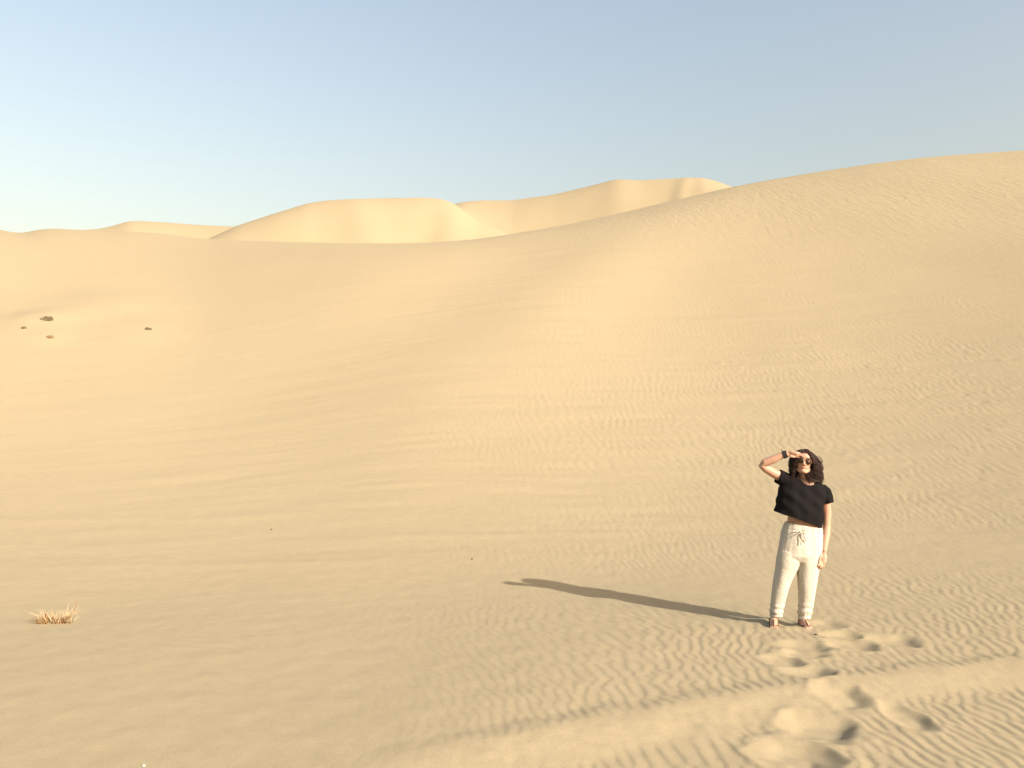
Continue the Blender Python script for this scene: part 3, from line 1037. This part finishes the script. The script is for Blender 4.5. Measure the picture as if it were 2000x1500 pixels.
for i in range(110):                                 # loose ends on the outline
    th = R_.uniform(-.9, .9) + (0 if R_.random() < .68 else math.pi)
    a = np.array([PX(1577) + .112 * math.cos(th), HC[1] + .03 + .10 * math.sin(th), PZ(R_.uniform(890, 925))])
    e = a + np.array([.026 * math.cos(th) + R_.uniform(-.01, .01), R_.uniform(-.01, .01), -R_.uniform(.04, .085)])
    e[2] = max(e[2], PZ(946))
    lock(a, (a + e) / 2 + np.array([.018 * math.cos(th), 0, 0]), e, R_.uniform(.006, .010), R_.uniform(1.5, 3), .0022, 2000 + i)
link('hair', hb.mesh('hair'), HAIR, person)

# ------------------------------------------------------------------ dry plants and stones
STRAW = mat('straw', (0.36, 0.26, 0.14), .8, .2, var=(40, (0.50, 0.40, 0.25)))
STRAW_D = mat('dry_brown_leaf', (0.17, 0.09, 0.035), .8, .2, var=(40, (0.27, 0.155, 0.065)))
SCRUB = mat('dry_scrub', (0.13, 0.105, 0.065), .9, .1, var=(20, (0.19, 0.15, 0.09)))
SCRUB_P = mat('pale_scrub', (0.24, 0.165, 0.09), .9, .1, var=(20, (0.27, 0.19, 0.11)))
STONE = mat('dark_stone', (0.05, 0.04, 0.035), .85, .2, bump=(40, .004))
PALE = mat('pale_stone', (0.62, 0.60, 0.52), .8, .2, bump=(40, .004))

def ground_z(x, y):
    return float(height(np.array([x]), np.array([y]))[0][0])

def blade(m, r, base, lean, length, width, curl):
    n = 5
    pts, rd = [], []
    for i in range(n):
        q = i / (n - 1)
        pts.append(base + lean * length * q * (1 + .4*q*curl) + np.array([0, 0, length * (q - .35 * curl * q * q)]))
        rd.append(width * (1 - .8 * q))
    m.tube(pts, rd, 4, flat=.45, rounded=False, up=(r.uniform(-1, 1), 1, .1))

def grass_tuft():
    r = random.Random(21)
    x, y, z, _ = hit(110, 1217)
    o = thing('dry_grass_tuft', 'straw-coloured dry grass tuft alone on smooth sand at lower left', 'plant', (x, y, z))
    s = y / F
    zo = lambda xx, yy: ground_z(x + xx, y + yy) - z - .004
    for name, mt, k, hmul, wd in (('dry_blades', STRAW, 95, 1.0, .0034), ('brown_leaves', STRAW_D, 46, .6, .0048)):
        m = MB()
        for i in range(k):
            u = r.gauss(0, 1)
            px_ = max(-30, min(30, u * 17 if name == 'dry_blades' else r.choice((-18, -24, 14, 20, 0)) + u * 5))
            bx, by = px_ * s, r.uniform(-.05, .05)
            hgt = 1.1 * (r.uniform(9, 28) + (8 if -24 < px_ < -10 or 12 < px_ < 28 else 0)) * s * hmul
            lean = np.array([px_ / 30 * .35 + r.uniform(-.45, .45), r.uniform(-.5, .5), 0])
            blade(m, r, np.array([bx, by, zo(bx, by)]), lean, hgt, wd * r.uniform(.7, 1.5), r.uniform(.1, 1.1))
        link(name, m.mesh(name), mt, o)
    m = MB()
    bx = 26 * s
    m.tube([(bx, 0, zo(bx, 0)), (bx + .02, 0, .07), (bx + .045, 0, .13), (bx + .055, 0, .19)], [.003, .0025, .0018, .0012], 5)
    for q in (.4, .6, .8, .95):
        p = np.array([bx + .02 + .035*q, 0, .07 + .12*q])
        m.tube([p, p + np.array([r.uniform(-.012, .012), .004, .014])], [.002, .001], 4)
    link('tall_stalk', m.mesh('tall_stalk'), STRAW_D, o)
grass_tuft()

def scrub(px, py, wpx, hpx, label, mt, seed, name='desert_shrub'):
    r = random.Random(seed)
    x, y, z, d = hit(px, py, 9.0, 60.0)
    z = ground_z(x, y)
    o = thing(name, label, 'shrub', (x, y, z))
    o['group'] = 'small dry shrubs on the left slope'
    w, h = wpx * d / F / 2, hpx * d / F
    tw, lf = MB(), MB()
    zz = lambda a, b: ground_z(x + a, y + b) - z
    for i in range(26):
        a = r.uniform(0, 6.28)
        q = r.random() ** .6
        bx, by = .35 * w * q * math.cos(a), .35 * w * q * math.sin(a)
        ex, ey = w * q * math.cos(a) * 1.0, w * q * math.sin(a)
        hh = h * r.uniform(.45, 1.0) * (1 - .55 * q)
        p0 = np.array([bx, by, zz(bx, by) - .02])
        p2 = np.array([ex, ey, zz(ex, ey) + hh])
        p1 = (p0 + p2) / 2 + np.array([0, 0, .25 * h * r.uniform(0, 1)])
        tw.tube([p0, p1, p2], [.007, .005, .002], 4, rounded=False)
        for j in range(16):
            t_ = r.uniform(.3, 1.05)
            cpt = p0 + (p2 - p0) * t_ + np.array([r.gauss(0, .02), r.gauss(0, .02), r.gauss(0, .012)])
            dd = np.array([r.gauss(0, 1), r.gauss(0, 1), r.gauss(0, .7)])
            dd *= .020 / np.linalg.norm(dd)
            lf.tube([cpt - dd, cpt, cpt + dd], [.002, .008, .002], 4, flat=.4, rounded=False)
    link('twigs', tw.mesh('twigs'), mt, o)
    link('leaves', lf.mesh('leaves'), mt, o)
scrub(92, 624, 21, 4.5, 'largest of the dark dry shrubs on the bright left slope', SCRUB, 1)
scrub(290, 643, 10, 2.5, 'small dark shrub by itself, rightmost on the left slope', SCRUB, 2)
scrub(98, 659, 10, 2.5, 'pale brown shrub just below the largest dark shrub', SCRUB_P, 3)
scrub(47, 641, 6, 1.4, 'small faint shrub nearest the left picture edge', SCRUB, 4)

def pebble(px, py, wpx, label, mt, seed, name='stone', elong=1.0):
    r = random.Random(seed)
    x, y, z, d = hit(px, py)
    s = wpx * d / F / 2
    m = MB()
    m.ball((0, 0, s * .35), (s * elong, s, s * .75), None, 9, 6)
    me = m.mesh(name)
    c = coords(me)
    c *= (1 + .18 * wob(c / s, 2.1, seed, 5))[:, None]
    set_coords(me, c)
    o = link(name, me, mt)
    o.location = (x, y, ground_z(x, y))
    o['label'] = label
    o['category'] = 'stone'
pebble(922, 1093, 4.2, 'small dark stone alone on the sand beyond the tip of the shadow', STONE, 1)
pebble(530, 1035, 3.2, 'tiny dark stone at the foot of the slope left of centre', STONE, 4)
pebble(281, 1497, 5, 'tiny white stone at the bottom edge of the picture', PALE, 6)
pebble(1594, 1241, 4, 'small dark stone in the trampled sand below the sandals', STONE, 8, elong=1.6)
